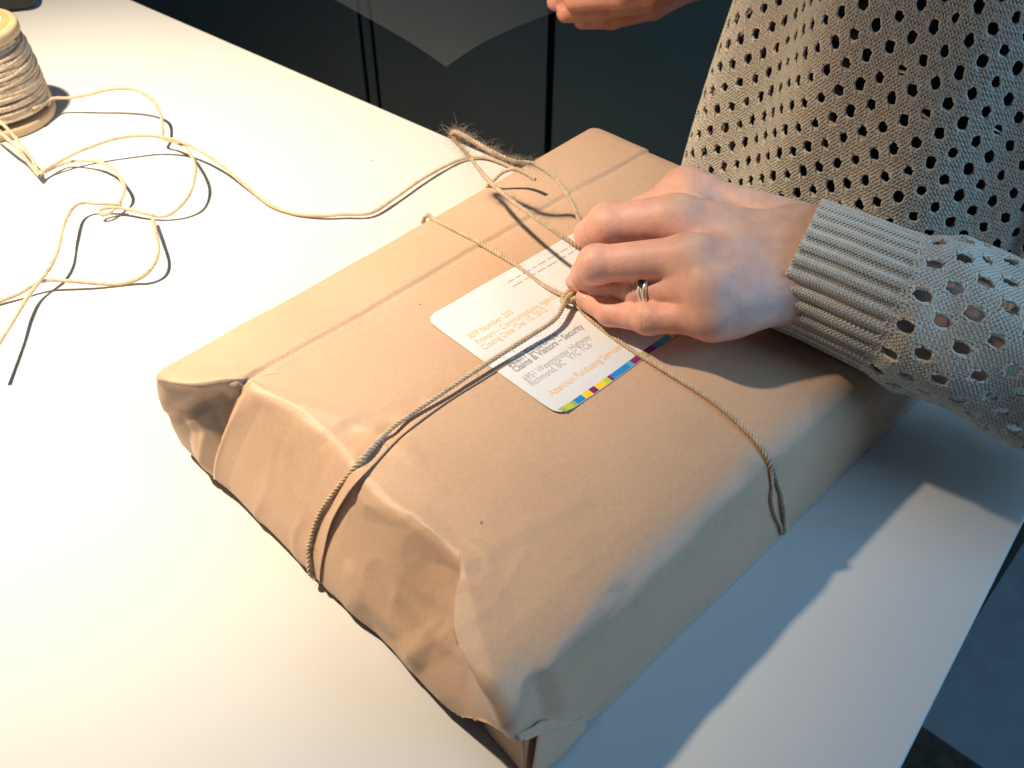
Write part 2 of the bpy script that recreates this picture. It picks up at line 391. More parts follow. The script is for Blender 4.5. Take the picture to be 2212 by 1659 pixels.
# the folds one can see
def fold(pts, w, a, p=1.0):
    global disp
    disp = disp + a * tent(dist_poly(V0, pl3(pts)), w, p)
fold([(1002, 1222), (1040, 1370), (1075, 1480), (1105, 1552)], .016, .0022, 1.0)        # long ridge to the near corner
fold([(920, 1215), (985, 1238)], .016, -.0028, 1.0)
fold([(930, 1310), (1000, 1480)], .022, -.0022, 1.0)
fold([(345, 895), (395, 890), (450, 862), (475, 850)], .0065, -.0026, 1.0)              # tucked-in ear at the left corner
fold([(350, 862), (420, 842), (480, 825)], .012, .0014, 1.0)
fold([(430, 900), (450, 930), (440, 990)], .011, .0034, 1.0)
fold([(470, 880), (520, 850)], .008, -.0012, 1.)
fold([(700, 1290), (740, 1380), (775, 1440)], .008, .0018, 1.0)
fold([(790, 1450), (880, 1420), (960, 1370)], .009, .0018, 1.0)
fold([(800, 1360), (850, 1400)], .014, -.0024, 1.0)
fold([(790, 1010), (840, 960), (850, 920)], .010, -.0012, 1.0)
fold([(760, 930), (840, 925)], .010, -.0016, 1.)
fold([(1300, 1290), (1360, 1270)], .010, -.0008, 1.0)
fold([(1160, 1495), (1185, 1550)], .010, -.003, 1.)
fold([(1640, 1010), (1675, 1040)], .012, -.0016, 1.2)
for pts, w_, a_ in (([(560, 850), (760, 905), (900, 985)], .007, .0009), ([(700, 955), (800, 900), (900, 870)], .006, -.0008), ([(1000, 1222), (1120, 1150), (1260, 1080)], .007, .0007), ([(790, 1090), (900, 1110), (1000, 1222)], .008, .0014),
                    ([(860, 1290), (960, 1400), (1060, 1470)], .006, .0009), ([(1180, 1450), (1330, 1330), (1500, 1190)], .010, .0009),
                    ([(480, 820), (600, 790), (760, 690)], .006, .0006), ([(760, 1240), (820, 1330), (900, 1420)], .008, .0014), ([(1105, 1552), (1200, 1400), (1320, 1260)], .009, .0012)):
    fold(pts, w_, a_, 1.0)
# the crease where the sheet laps, running beside the far edge
La, Lb = pl3([(532, 822), (1335, 358)]); ld = (Lb - La)[:2] / np.linalg.norm((Lb - La)[:2]); sd = (V0[:, :2] - La[:2]) @ np.array([ld[1], -ld[0]])
on_top = np.clip((V0[:, 2] - .064) / .005, 0, 1)
wav = fractal(V0, 14, 1, 8) * .0012
disp += (.0016 * np.clip(-(sd + wav) / .0012 + .5, 0, 1) * np.exp(-np.clip(-sd, 0, 1) / .03) - .0005 * tent(np.abs(sd + wav - .001), .003)) * on_top
V1 = V0 + N0 * disp[:, None]
# bottom edge lifts off the table towards the near corner
tDA = np.clip(((V0[:, :2] - PA) @ (PD - PA)) / ((PD - PA) @ (PD - PA)), 0, 1)
onDA = np.clip(1 - dDA / .03, 0, 1)
lift = np.interp(tDA, [0, .35, .6, .85, .93, 1.0], [0, .001, .003, .011, .030, .046]) * onDA
nearD = np.linalg.norm(V0[:, :2] - PD, axis=1)
lift = np.maximum(lift, np.interp(nearD, [0, .02, .045, .055], [.046, .034, .006, 0]))
zf = np.clip(1 - V0[:, 2] / .071, 0, 1)
V1[:, 2] = np.where(V1[:, 2] < lift, lift + .12 * V1[:, 2], V1[:, 2])
V1[:, 2] = np.maximum(V1[:, 2], .0006)
bvh = BVHTree.FromPolygons(V1.tolist(), Fp.tolist())
parcel = empty('parcel', (float(cen[0]), float(cen[1]), 0)); tag(parcel, 'flat parcel wrapped in brown kraft paper lying on the white table', 'parcel')
Vc = np.vstack([V1, [[cen[0], cen[1], V1[-NP:, 2].mean()]]])
lastr = (len(RG) - 1) * NP; capf = np.stack([lastr + np.arange(NP), lastr + (np.arange(NP) + 1) % NP, np.full(NP, len(V1)), np.full(NP, len(V1))], -1)
if Fp[0, 0] > Fp[0, 1] or True:
    pass
wrap = mesh_obj('paper_wrap', Vc, [tuple(f) for f in Fp.tolist()] + [tuple(f[:3]) for f in capf.tolist()], M['kraft'], parcel)
def topz(x, y):
    h = bvh.ray_cast(Vector((x, y, .3)), Vector((0, 0, -1)))
    return h[0][2] if h[0] is not None else .072

# strips of paper that overlap with a real edge: edge polyline (picture points) -> buried towards 'inner'
def lap(name, edge, inner, lifts, rows=10, m=None):
    E = catmull([(x, y, 0) for x, y in edge], 4.0)[:, :2]; I = catmull([(x, y, 0) for x, y in inner], 4.0)[:, :2]
    n = len(E); I = np.stack([np.interp(np.linspace(0, 1, n), np.linspace(0, 1, len(I)), I[:, k]) for k in (0, 1)], 1)
    Lf = np.interp(np.linspace(0, 1, n), np.linspace(0, 1, len(lifts)), lifts)
    V = []
    for r in range(rows):
        t = r / (rows - 1)
        for i in range(n):
            p, nn = hit(bvh, *(E[i] * (1 - t) + I[i] * t)); o = Lf[i] * (1 - t) ** 2 * 1.0 + .0007 * (1 - t) - .0006 * t
            V.append(p + nn * o)
    o = mesh_obj(name, V, quads(rows, n, False), m or M['kraft'], parcel)
    so = o.modifiers.new('thick', 'SOLIDIFY'); so.thickness = .00018; so.offset = 0
    return o
lap('paper_flap', [(1105, 783), (1060, 812), (960, 875), (868, 945), (800, 1018), (752, 1082), (722, 1135), (703, 1195), (696, 1235), (695, 1262)],
    [(1085, 755), (1030, 790), (930, 850), (825, 925), (765, 995), (715, 1060), (690, 1110), (672, 1180), (668, 1220), (676, 1248)],
    [.0001, .0002, .0002, .0003, .0003, .0005, .0030, .0022, .0005, .0004])
lap('end_flap', [(545, 822), (520, 868), (492, 925), (472, 975), (464, 1015), (466, 1040)],
    [(600, 850), (580, 890), (550, 950), (530, 1000), (515, 1040), (512, 1065)], [.0002, .0012, .0015, .0012, .0008, .0004])

# inner folds showing at the open near corner
def paper_sheet(name, pts, rows, cols, m, parent, curl=.002, seed=3, thick=.0003):
    pts = np.array(pts); V = []
    for i in range(rows):
        for j in range(cols):
            u, v = j / (cols - 1), i / (rows - 1)
            p = (pts[0] * (1 - u) + pts[1] * u) * (1 - v) + (pts[3] * (1 - u) + pts[2] * u) * v
            V.append(p)
    V = np.array(V); nrm = np.cross(pts[1] - pts[0], pts[3] - pts[0]); nrm /= np.linalg.norm(nrm)
    V += nrm * (fractal(V, 25, 2, seed) * curl)[:, None]
    o = mesh_obj(name, V, quads(rows, cols, False), m, parent)
    so = o.modifiers.new('thick', 'SOLIDIFY'); so.thickness = thick; return o
da = (PD - PA) / np.linalg.norm(PD - PA); cd = (PC - PD) / np.linalg.norm(PC - PD)
def pd_(a, b, z): return np.array([*(PD - da * a + cd * b), z])         # a: back along the end, b: along the long side
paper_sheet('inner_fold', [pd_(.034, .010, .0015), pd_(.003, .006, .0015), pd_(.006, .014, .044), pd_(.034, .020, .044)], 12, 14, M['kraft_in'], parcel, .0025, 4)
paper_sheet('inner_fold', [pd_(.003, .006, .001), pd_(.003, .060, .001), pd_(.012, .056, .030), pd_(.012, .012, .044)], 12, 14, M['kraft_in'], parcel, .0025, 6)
paper_sheet('corner_fold', [pd_(-.001, .004, .0012), pd_(-.0005, .044, .0012), pd_(.004, .040, .016), pd_(.003, .014, .036)], 10, 10, M['kraft'], parcel, .002, 9)
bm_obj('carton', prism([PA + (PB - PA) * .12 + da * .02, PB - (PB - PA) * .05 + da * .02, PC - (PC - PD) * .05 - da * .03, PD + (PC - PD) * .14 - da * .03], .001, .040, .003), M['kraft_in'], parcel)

# ------------------------------------------------------------------ address label
lab = empty('address_label', (float(at(1100, 720, .0722)[0]), float(at(1100, 720, .0722)[1]), .072))
tag(lab, 'white address label with orange and grey print stuck on the parcel', 'label')
L0 = at(917, 689, .0722)[:2]; L1 = at(1211, 904, .0722)[:2]
ly = (L1 - L0); LS = np.linalg.norm(ly); ly /= LS; lx = np.array([-ly[1], ly[0]]); LL = .158
def _lz(a, b):
    p = L0 + lx * a + ly * b; cl = min(math.hypot(a, b), math.hypot(a, b - LS)); return topz(*p) + .0005 + .0012 * math.exp(-(cl / .010) ** 2)
LGZ = np.array([[_lz(LL * i / 80, LS * j / 56) for j in range(57)] for i in range(81)])
def lp(a, b, dz=0.):                       # a along the long side, b down the short side, on the pasted sheet
    p = L0 + lx * a + ly * b; fi, fj = min(max(a / LL * 80, 0), 79.999), min(max(b / LS * 56, 0), 55.999); i, j = int(fi), int(fj); fi -= i; fj -= j
    z = (LGZ[i, j] * (1 - fi) + LGZ[i + 1, j] * fi) * (1 - fj) + (LGZ[i, j + 1] * (1 - fi) + LGZ[i + 1, j + 1] * fi) * fj
    return np.array([p[0], p[1], z + dz])
def label_sheet():
    r = .0075; nx, ny = 80, 56; V = []; idx = {}; F = []
    for j in range(ny + 1):
        b = LS * j / ny
        e = 0.
        if b < r: e = r - math.sqrt(max(0, r * r - (r - b) ** 2))
        if b > LS - r: e = r - math.sqrt(max(0, r * r - (b - LS + r) ** 2))
        for i in range(nx + 1): V.append(lp(e + (LL - 2 * e) * i / nx, b))
    return V, quads(ny + 1, nx + 1, False)
lv, lf = label_sheet(); mesh_obj('label_sheet', lv, lf, M['white'], lab)
def bar(name, a0, a1, b0, b1, m, dz=.0001, nx=None, e0=0.):
    nx = nx or max(2, int((a1 - a0) / .003)); V = []
    for j in range(3):
        for i in range(nx + 1): V.append(lp(a0 + e0 * j / 2 + (a1 - a0 - e0 * j / 2) * i / nx, b0 + (b1 - b0) * j / 2, dz))
    return mesh_obj(name, V, quads(3, nx + 1, False), m, lab)
x = .0022
for i, (w, mm) in enumerate([(.0035, 'lime2'), (.0052, 'lime'), (.0026, 'lime2'), (.0062, 'blue'), (.0058, 'yellow'), (.0042, 'purple'), (.0068, 'yellow'), (.0036, 'lime'), (.0022, 'purple'),
                 (.0130, 'blue'), (.0032, 'teal'), (.0062, 'purple'), (.0050, 'lime2'), (.0075, 'purple'), (.0050, 'blue'), (.008, 'teal'), (.006, 'yellow'), (.010, 'purple'), (.007, 'lime'), (.012, 'blue'), (.005, 'yellow'), (.008, 'purple'), (.01, 'blue')]):
    if x + w > LL - .003: break
    e = .0022 if i == 0 else 0
    bar('colour_block', x, x + w, LS - .0044 - (0 if i else 0), LS - .0003, M[mm], e0=e); x += w
def text(name, s, a, b, size, m, bold=False, fit=None):
    cu_ = bpy.data.curves.new('t', 'FONT'); cu_.body = s; cu_.size = size; cu_.resolution_u = 3
    cu_.offset = size * (.022 if bold else .006)
    o = bpy.data.objects.new('t', cu_); COL.objects.link(o)
    bpy.context.view_layer.update()
    me = bpy.data.meshes.new_from_object(o.evaluated_get(bpy.context.evaluated_depsgraph_get()))
    bpy.data.objects.remove(o); co = np.empty(len(me.vertices) * 3); me.vertices.foreach_get('co', co); co = co.reshape(-1, 3)
    sx = 1.0 if fit is None else fit / co[:, 0].max()
    P = np.array([lp(a + c[0] * sx, b - c[1], .00012) for c in co])
    F = [tuple(p.vertices) for p in me.polygons]
    return mesh_obj(name, P, F, m, lab, smooth=False)
def lab_ab(x, y):
    p = at(x, y, .0728)[:2] - L0; return p @ lx, p @ ly
def line(s, p0, p1, size, m, bold=False):
    a0, b0 = lab_ab(*p0); a1, b1 = lab_ab(*p1); text('printed_line', s, a0, (b0 + b1) / 2, size, m, bold, a1 - a0)
line('RFP Number: 203', (1016, 731), (1113, 679), .0066, M['orange_ink'])
line('Primary – Communications Agency', (1030, 742), (1208, 645), .0066, M['orange_ink'])
line('Closing Date: Dec 10, 2012', (1046, 756), (1185, 673), .0066, M['orange_ink'])
line('Main Entrance', (1097, 791), (1212, 729), .0068, M['grey_ink'], True)
line('Claims & Visitors – Security', (1110, 801), (1268, 712), .0068, M['grey_ink'], True)
line('6951 Westminster Highway', (1131, 820), (1284, 735), .0064, M['light_ink'])
line('Richmond, BC   V7C 1C6', (1145, 831), (1286, 752), .0064, M['light_ink'])
line('Attention: Purchasing Services', (1186, 851), (1352, 757), .0066, M['orange_ink'])
for (p0, p1) in (((1094, 607), (1290, 503)), ((1104, 617), (1292, 516))):   # two lines of print too small to read
    a0, b0 = lab_ab(*p0); a1, b1 = lab_ab(*p1); a = a0; b = (b0 + b1) / 2
    while a < min(a1, LL - .01):
        w = random.uniform(.003, .009); bar('small_print', a, a + w, b - .0007, b + .0003, M['light_ink']); a += w + .0016

# ================================================================== TWINE ON THE PARCEL
TR = .0014
def surf(x, y, off=TR * .9):
    p, n = hit(bvh, x, y); return p + n * off
tw = empty('parcel_twine', (float(cen[0]), float(cen[1]), .074)); tag(tw, 'jute twine tied crosswise round the parcel with a bow being made', 'twine')
KNOT = surf(1232, 657, .004)
def _foot(cands, inward):                  # last place on the paper, then tucked underneath
    for c_ in cands:
        h_ = bvh.ray_cast(Vector((0, 0, CAM_H)), Vector(ray(*c_)).normalized())
        if h_[0] is not None: break
    p = surf(*c_); i_ = np.array([*inward, 0.]); return [np.array([p[0], p[1], .0012]) + i_ * .03, np.array([p[0], p[1], .0012]) + i_ * .009, p]
ac = Acc()
p1 = [*_foot([(681, 1262), (679, 1252), (677, 1240), (675, 1228)], (.71, .70)), surf(672, 1205), surf(672, 1180), surf(690, 1118), surf(722, 1068), surf(775, 1003), surf(832, 945, .0026)]
p1 += [at(x, y, z) for x, y, z in ((890, 893, .0735), (965, 843, .0758), (1050, 786, .0772), (1135, 732, .0785), (1200, 688, .0795))] + [KNOT + [0, 0, .003]]
dfar = (PB - PA) / np.linalg.norm(PB - PA)
for d in (.03, .06, .10, .14): q_ = KNOT[:2] + dfar * d; p1.append(np.array([*q_, topz(*q_) + TR * .9]))
twine_into(ac, p1, seed=3); ac.build('lengthwise_wrap', M['twine'], tw)
ac = Acc()
pe = surf(921, 484, .0016)
pe = next(p for p in (surf(936 + k * 3, 476 + k * 3) for k in range(14)) if p[2] > .05)
p2 = [pe + np.array([-.0085, .0085, -.05]), pe + np.array([-.0085, .0085, -.025]), pe + np.array([-.0070, .0070, -.006]), pe + np.array([-.0035, .0035, .0008]), pe]
p2 += [surf(x, y, TR * .95) for x, y in ((1005, 512), (1060, 543), (1120, 580), (1180, 624))] + [KNOT] + [surf(x, y, TR * 1.0) for x, y in ((1270, 690), (1330, 737), (1400, 783), (1470, 826), (1540, 872), (1600, 923), (1645, 975), (1672, 1030), (1686, 1085), (1690, 1120))]
p2 += _foot([(1688, 1172), (1688, 1164), (1688, 1156), (1688, 1148), (1688, 1140)], (-.69, .72))[::-1]
twine_into(ac, p2, seed=5); ac.build('crosswise_wrap', M['twine'], tw)
ac = Acc(); twine_into(ac, [surf(1662, 1010), surf(1664, 1046), surf(1662, 1078), surf(1670, 1108), surf(1682, 1135), surf(1684, 1150)], R=.0010, seed=8); ac.build('split_strand', M['twine'], tw)
# knot: a small overhand turn round the crossing
ac = Acc(); kp = []
for i in range(26):
    t = i / 25 * 2 * np.pi * 1.35; kp.append(KNOT + np.array([.0052 * math.cos(t) + .001 * i / 25, .0046 * math.sin(t), .0026 * math.sin(1.5 * t) + .001]))
twine_into(ac, kp, seed=11); ac.build('knot', M['twine'], tw)
# bow loop held up by the fingers
bow = [KNOT + [0, 0, .002], at(1262, 600, .084), at(1272, 555, .093), at(1240, 528, .103), at(1180, 487, .106), at(1112, 438, .104), at(1058, 392, .101), at(1015, 340, .106), at(984, 305, .112), at(976, 288, .116),
       at(990, 287, .118), at(1022, 305, .117), at(1065, 330, .114), at(1108, 348, .111), at(1155, 355, .109), at(1200, 385, .107), at(1232, 430, .106), at(1252, 475, .105), at(1275, 520, .100), at(1280, 570, .09)]
ac = Acc(); twine_into(ac, bow, seed=21, fuzz=420); 
rgf = np.random.default_rng(77); Pb = catmull(bow[7:15], .001)
for _ in range(900):
    i = rgf.integers(0, len(Pb)); d_ = rgf.normal(0, 1, 3); d_ /= np.linalg.norm(d_); L_ = rgf.uniform(.002, .0075); e_ = np.cross(d_, rgf.normal(0, 1, 3)); c_ = catmull([Pb[i], Pb[i] + d_ * L_ * .4 + e_ * L_ * .15, Pb[i] + d_ * L_ * .6 + e_ * L_ * .45, Pb[i] + d_ * L_ * .5 + e_ * L_ * .8], .0012)
    v, f = tube(c_, np.linspace(.00008, .00003, len(c_)), 3); ac.add(v, f)
ac.build('bow_loop', M['twine'], tw)
ac = Acc(); twine_into(ac, [at(1030, 445, .030), at(1046, 420, .060), surf(1058, 405, .003), at(1068, 388, .078), at(1088, 371, .084), at(1112, 365, .087), at(1138, 376, .086), at(1156, 389, .084)], seed=23, fuzz=400)
ac.build('loose_end', M['twine'], tw)

# ================================================================== SPOOL AND LOOSE TWINE
SC = np.array([-.468, .786]); SB, ST, SH = .048, .0425, .086
spool = empty('twine_spool', (SC[0], SC[1], 0)); tag(spool, 'wooden spool wound with jute twine standing on the table', 'spool')
def lathe(prof, seg=64):
    a = np.linspace(0, 2 * np.pi, seg, endpoint=False); V = []
    for r, z in prof: V.append(np.c_[SC[0] + r * np.cos(a), SC[1] + r * np.sin(a), np.full(seg, z)])
    return np.vstack(V), quads(len(prof), seg)
def fl_prof(r, z0, z1, rin):
    b = .0025
    return [(rin, z0), (r - b, z0), (r - b * .3, z0 + b * .3), (r, z0 + b), (r, z1 - b), (r - b * .3, z1 - b * .3), (r - b, z1), (r - b * 2, z1 + .0002), (rin, z1 + .0002)]
v, f = lathe(fl_prof(SB, .0005, .010, .004)); mesh_obj('bottom_flange', v, f, M['wood'], spool)
v, f = lathe(fl_prof(ST, SH - .010, SH, .004)); mesh_obj('top_flange', v, f, M['wood'], spool)
v, f = lathe([(ST - .0065, SH + .0003), (ST - .008, SH + .0012), (.004, SH + .0012)]); mesh_obj('top_disc', v, f, simple('spool_face', (.55, .33, .13), .5, var=.12, scale=30), spool)
v, f = lathe([(.030, .01), (.028, SH - .01)]); mesh_obj('core', v, f, M['wood'], spool)
v, f = lathe([(.030, SH + .0016), (.0295, SH + .0019), (.002, SH + .0019)]); stk = mesh_obj('sticker', v, f, M['white'], spool)
def coil(z0, z1, r0, r1, turns, tilt, seed, dirz=1):
    rg = np.random.default_rng(seed); n = int(turns * 40); t = np.linspace(0, turns * 2 * np.pi, n); u = np.linspace(0, 1, n)
    jit = np.interp(u, np.linspace(0, 1, int(turns * 3)), rg.normal(0, .0006, int(turns * 3)))
    z = z0 + (z1 - z0) * u + tilt * np.sin(t + seed) + jit; r = r0 + (r1 - r0) * u + np.abs(jit) * .7
    z = np.clip(z, .012, SH - .0125)
    return np.c_[SC[0] + r * np.cos(t), SC[1] + r * np.sin(t), z]
ac = Acc()
for (z0, z1, r0, r1, tn, tl, sd_) in ((.012, .073, .0415, .0375, 18, .0004, 3), (.013, .040, .0452, .0440, 8, .0006, 4), (.072, .038, .0405, .0445, 10, .0035, 5), (.046, .070, .0440, .0410, 5, .005, 6)):
    twine_into(ac, coil(z0, z1, r0, r1, tn, tl, sd_), R=.0019, step=.0014, sides=5, fuzz=40, seed=sd_)
ac.build('wound_twine', M['twine'], spool)
lt = empty('loose_twine', (float(at(300, 420)[0]), float(at(300, 420)[1]), 0)); tag(lt, 'long loose jute twine curling over the table from spool to parcel', 'twine')
g = TR
def tp(L): return [at(x, y, z) for x, y, z in L]
# far strand: leaves the spool, falls to the table crossing
far = tp([(70, 236, .020), (112, 214, .017), (150, 211, .017), (190, 204, .021), (235, 193, .027), (285, 192, .030), (325, 212, .026), (346, 245, .018), (352, 282, .012), (350, 300, .010)])
hank = tp([(350, 300, .010), (375, 306, .011), (400, 318, .013), (418, 345, .018), (422, 372, .021), (413, 412, .018), (390, 445, .011), (355, 467, .004), (310, 460, .006), (262, 449, .0075), (225, 450, .009), (214, 458, .008), (222, 465, .006),
           (240, 458, .0065), (258, 437, .0085), (268, 415, .012), (266, 394, .013), (245, 366, .0125), (215, 350, .011), (180, 347, .008), (140, 352, .005), (100, 370, .006), (84, 378, .008)])
ac = Acc(); twine_into(ac, far + hank[1:], seed=31, fuzz=170, step=.001); ac.build('twine_strand', M['twine'], lt)
ac = Acc(); twine_into(ac, tp([(-40, 232, .032), (0, 262, .03), (40, 305, .024), (70, 345, .014), (84, 372, .008), (105, 362, .008), (150, 337, .012), (200, 315, .017), (260, 297, .021), (320, 293, .020), (380, 303, .017), (430, 325, .014), (480, 358, .010), (530, 400, .005), (580, 440, .0028),
                   (630, 460, .0022), (690, 466, .003), (740, 463, .004), (800, 460, .004), (850, 430, .0045), (910, 388, .0045), (960, 360, .0035), (1000, 343, .003), (1040, 339, .003), (1080, 350, .003), (1140, 380, .003), (1200, 420, .003)]), seed=33, fuzz=170, step=.001); ac.build('twine_strand', M['twine'], lt)
ac = Acc(); twine_into(ac, tp([(-40, 250, .030), (0, 285, .027), (35, 318, .020), (62, 352, .012), (84, 380, .008)]), seed=35, step=.001); ac.build('twine_strand', M['twine'], lt)
ac = Acc(); twine_into(ac, tp([(262, 441, .010), (235, 440, .010), (205, 440, .010), (180, 438, .012), (158, 448, .014), (140, 480, .018), (128, 530, .019), (112, 570, .016), (92, 600, .012), (70, 628, .010), (48, 660, .012), (25, 700, .016), (-20, 770, .022)]), seed=37, fuzz=170, step=.001); ac.build('twine_strand', M['twine'], lt)
ac = Acc(); twine_into(ac, tp([(330, 472, .0065), (336, 500, .011), (343, 535, .014), (336, 565, .013), (315, 592, .008), (285, 607, .003), (250, 614, .002), (205, 612, .0045), (160, 608, .007), (110, 605, .009), (78, 613, .008), (40, 635, .0045), (0, 650, .003), (-40, 665, .003)]), seed=39, fuzz=170, step=.001); ac.build('twine_strand', M['twine'], lt)

# black thing at the back of the table, cut by the frame
bc = at(82, 24, 0)
blk = empty('lamp_foot', (float(bc[0] - .06), float(bc[1] + .05), 0)); tag(blk, 'black rounded lamp foot at the table back behind the spool', 'lamp foot')
ca = np.array([bc[0], bc[1]]); dx_, dy_ = np.array([-.96, -.28]), np.array([-.28, .96])
bm_obj('base_plate', prism([ca, ca + dx_ * .14, ca + dx_ * .14 + dy_ * .12, ca + dy_ * .12], .001, .028, .010, 4), M['black'], blk, True)
pc_ = ca + dx_ * .07 + dy_ * .07
bm_obj('stem', prism([pc_ + np.array([math.cos(a), math.sin(a)]) * .008 for a in np.linspace(0, 2 * np.pi, 20, endpoint=False)], .027, .45), M['black'], blk, True)

# ================================================================== THE PERSON: hands
def surface_nets(fn, lo, hi, h):
    ax = [np.arange(lo[k], hi[k] + h, h, dtype=np.float32) for k in range(3)]
    X, Y, Z = np.meshgrid(*ax, indexing='ij'); D = fn(X, Y, Z).astype(np.float32); nx, ny, nz = D.shape
    S = D < 0
    cnt = np.zeros((nx - 1, ny - 1, nz - 1), np.int8); acc = np.zeros((nx - 1, ny - 1, nz - 1, 3), np.float32)
    cor = [(i, j, k) for i in (0, 1) for j in (0, 1) for k in (0, 1)]
    sl = lambda A, c: A[c[0]:nx - 1 + c[0], c[1]:ny - 1 + c[1], c[2]:nz - 1 + c[2]]
    for a in cor:
        for ax_ in range(3):
            if a[ax_] == 1: continue
            b = list(a); b[ax_] = 1; b = tuple(b)
            da_, db_ = sl(D, a), sl(D, b); m_ = (da_ < 0) != (db_ < 0)
            t = np.where(m_, da_ / np.where(m_, da_ - db_, 1), 0)
            cnt += m_
            for k in range(3): acc[..., k] += np.where(m_, a[k] + (t if k == ax_ else 0), 0)
    act = cnt > 0; idx = -np.ones(act.shape, np.int64); idx[act] = np.arange(act.sum())
    I = np.argwhere(act); P = (I + acc[act] / cnt[act][:, None]) * h + np.array(lo)
    F = []
    for ax_ in range(3):
        b, c = (ax_ + 1) % 3, (ax_ + 2) % 3
        s0 = [slice(None)] * 3; s1 = [slice(None)] * 3
        s0[ax_] = slice(0, -1); s1[ax_] = slice(1, None)
        ch = S[tuple(s0)] != S[tuple(s1)]
        E_ = np.argwhere(ch); E_ = E_[(E_[:, b] > 0) & (E_[:, c] > 0) & (E_[:, b] < D.shape[b] - 1) & (E_[:, c] < D.shape[c] - 1)]
        if not len(E_): continue
        eb = np.zeros(3, int); eb[b] = 1; ec = np.zeros(3, int); ec[c] = 1
        q = [E_ - eb - ec, E_ - ec, E_, E_ - eb]
        q = np.stack([idx[k[:, 0], k[:, 1], k[:, 2]] for k in q], -1)
        flip = ~S[E_[:, 0], E_[:, 1], E_[:, 2]]
        q[flip] = q[flip][:, ::-1]; F.append(q)
    F = np.vstack(F); F = F[(F >= 0).all(1)]
    return P, F
def smin(a, b, k):
    h_ = np.maximum(k - np.abs(a - b), 0) / k; return np.minimum(a, b) - h_ * h_ * k * .25
def cone(X, Y, Z, a, b, ra, rb):
    ba = b - a; px, py, pz = X - a[0], Y - a[1], Z - a[2]
    t = np.clip((px * ba[0] + py * ba[1] + pz * ba[2]) / (ba @ ba), 0, 1)
    return np.sqrt((px - t * ba[0]) ** 2 + (py - t * ba[1]) ** 2 + (pz - t * ba[2]) ** 2) - (ra + (rb - ra) * t)
def chain(X, Y, Z, pts, rs, k=.004):
    d = None
    for a, b, ra, rb in zip(pts[:-1], pts[1:], rs[:-1], rs[1:]):
        c = cone(X, Y, Z, a, b, ra, rb); d = c if d is None else smin(d, c, k)
    return d
A = lambda *L: [at(*q) for q in L]
J = dict(
    index=A((1462, 474, .1220), (1316, 486, .1130), (1278, 506, .0965), (1292, 540, .086)),
    middle=A((1492, 556, .1235), (1288, 571, .1105), (1266, 592, .0945), (1292, 612, .084)),
    ring=A((1530, 620, .1165), (1384, 632, .0985), (1296, 618, .0900), (1247, 610, .0835)),
    pinky=A((1540, 686, .1035), (1402, 688, .0940), (1318, 676, .0855), (1265, 648, .0810)),
    thumb=A((1725, 488, .108), (1474, 410, .106), (1382, 466, .094), (1300, 525, .086)))
RAD = dict(index=(.0140, .0122, .0100, .0077), middle=(.0120, .0101, .0086, .0072), ring=(.0103, .0087, .0078, .0065), pinky=(.0094, .0081, .0072, .0059), thumb=(.0140, .0114, .0100, .0084))
W = at(1745, 560, .112); FA = at(2010, 690, .096); FB = at(2330, 815, .083)
wi, wp = at(1735, 502, .115), at(1716, 634, .106)
def hand_sdf(X, Y, Z):
    palm = None
    for k, r0, r1, off in (('index', .0158, .0138, -.0022), ('middle', .0160, .0138, -.0022), ('ring', .0152, .0130, -.0022), ('pinky', .0140, .0112, -.0022)):
        wt = {'index': .1, 'middle': .35, 'ring': .65, 'pinky': .9}[k]; w0 = wi * (1 - wt) + wp * wt + np.array([0, 0, -.004])
        c = cone(X, Y, Z, w0, J[k][0] + np.array([0, 0, off]), r0, r1); palm = c if palm is None else smin(palm, c, .017)
    palm = smin(palm, cone(X, Y, Z, (wi + wp) / 2 + np.array([-.045, 0, -.014]), (J['middle'][0] + J['pinky'][0]) / 2 + np.array([.014, 0, -.016]), .017, .013), .012)
    palm = smin(palm, cone(X, Y, Z, W * .5 + wi * .5, FA, .0215, .0255), .014)
    palm = smin(palm, cone(X, Y, Z, W * .5 + wp * .5, FA, .0215, .0255), .014)
    palm = smin(palm, cone(X, Y, Z, FA, FB, .0255, .033), .014)
    # knuckle heads and extensor tendons
    for k in ('index', 'middle', 'ring', 'pinky'):
        m_ = J[k][0]; up_ = np.array([-.001, -.001, .0040 if k in ('index', 'middle') else .0018])
        palm = smin(palm, cone(X, Y, Z, m_ + up_ + np.array([.004, 0, 0]), m_ + up_ + np.array([-.003, 0, -.0005]), .0068, .0064), .005)
        wt = {'index': .35, 'middle': .45, 'ring': .55, 'pinky': .65}[k]; w0 = wi * (1 - wt) + wp * wt + np.array([0, 0, .0105])
        palm = smin(palm, cone(X, Y, Z, m_ + np.array([.006, 0, .0078 if k != 'pinky' else .0050]), m_ * .35 + w0 * .65 + np.array([0, 0, .0015]), .0024, .0018), .005)
    th = chain(X, Y, Z, J['thumb'], RAD['thumb'], .006)
    palm = smin(palm, th, .012)
    palm = smin(palm, cone(X, Y, Z, J['thumb'][1] + np.array([.004, .0, .002]), J['index'][0] + np.array([.012, 0, -.008]), .0085, .011), .014)   # web of the thumb
    d = palm
    for k in ('index', 'middle', 'ring', 'pinky'):
        P_, R_ = J[k], RAD[k]; f = chain(X, Y, Z, P_, R_, .0035)
        # swell at the middle joint, pad under the tip
        f = smin(f, np.sqrt((X - P_[1][0]) ** 2 + (Y - P_[1][1]) ** 2 + (Z - P_[1][2]) ** 2) - R_[1] * 1.0, .004)
        d = np.minimum(d, smin(f, palm, .006))
    return d
def chain_feat(P, pts):
    return dist_poly(P, np.array(pts))
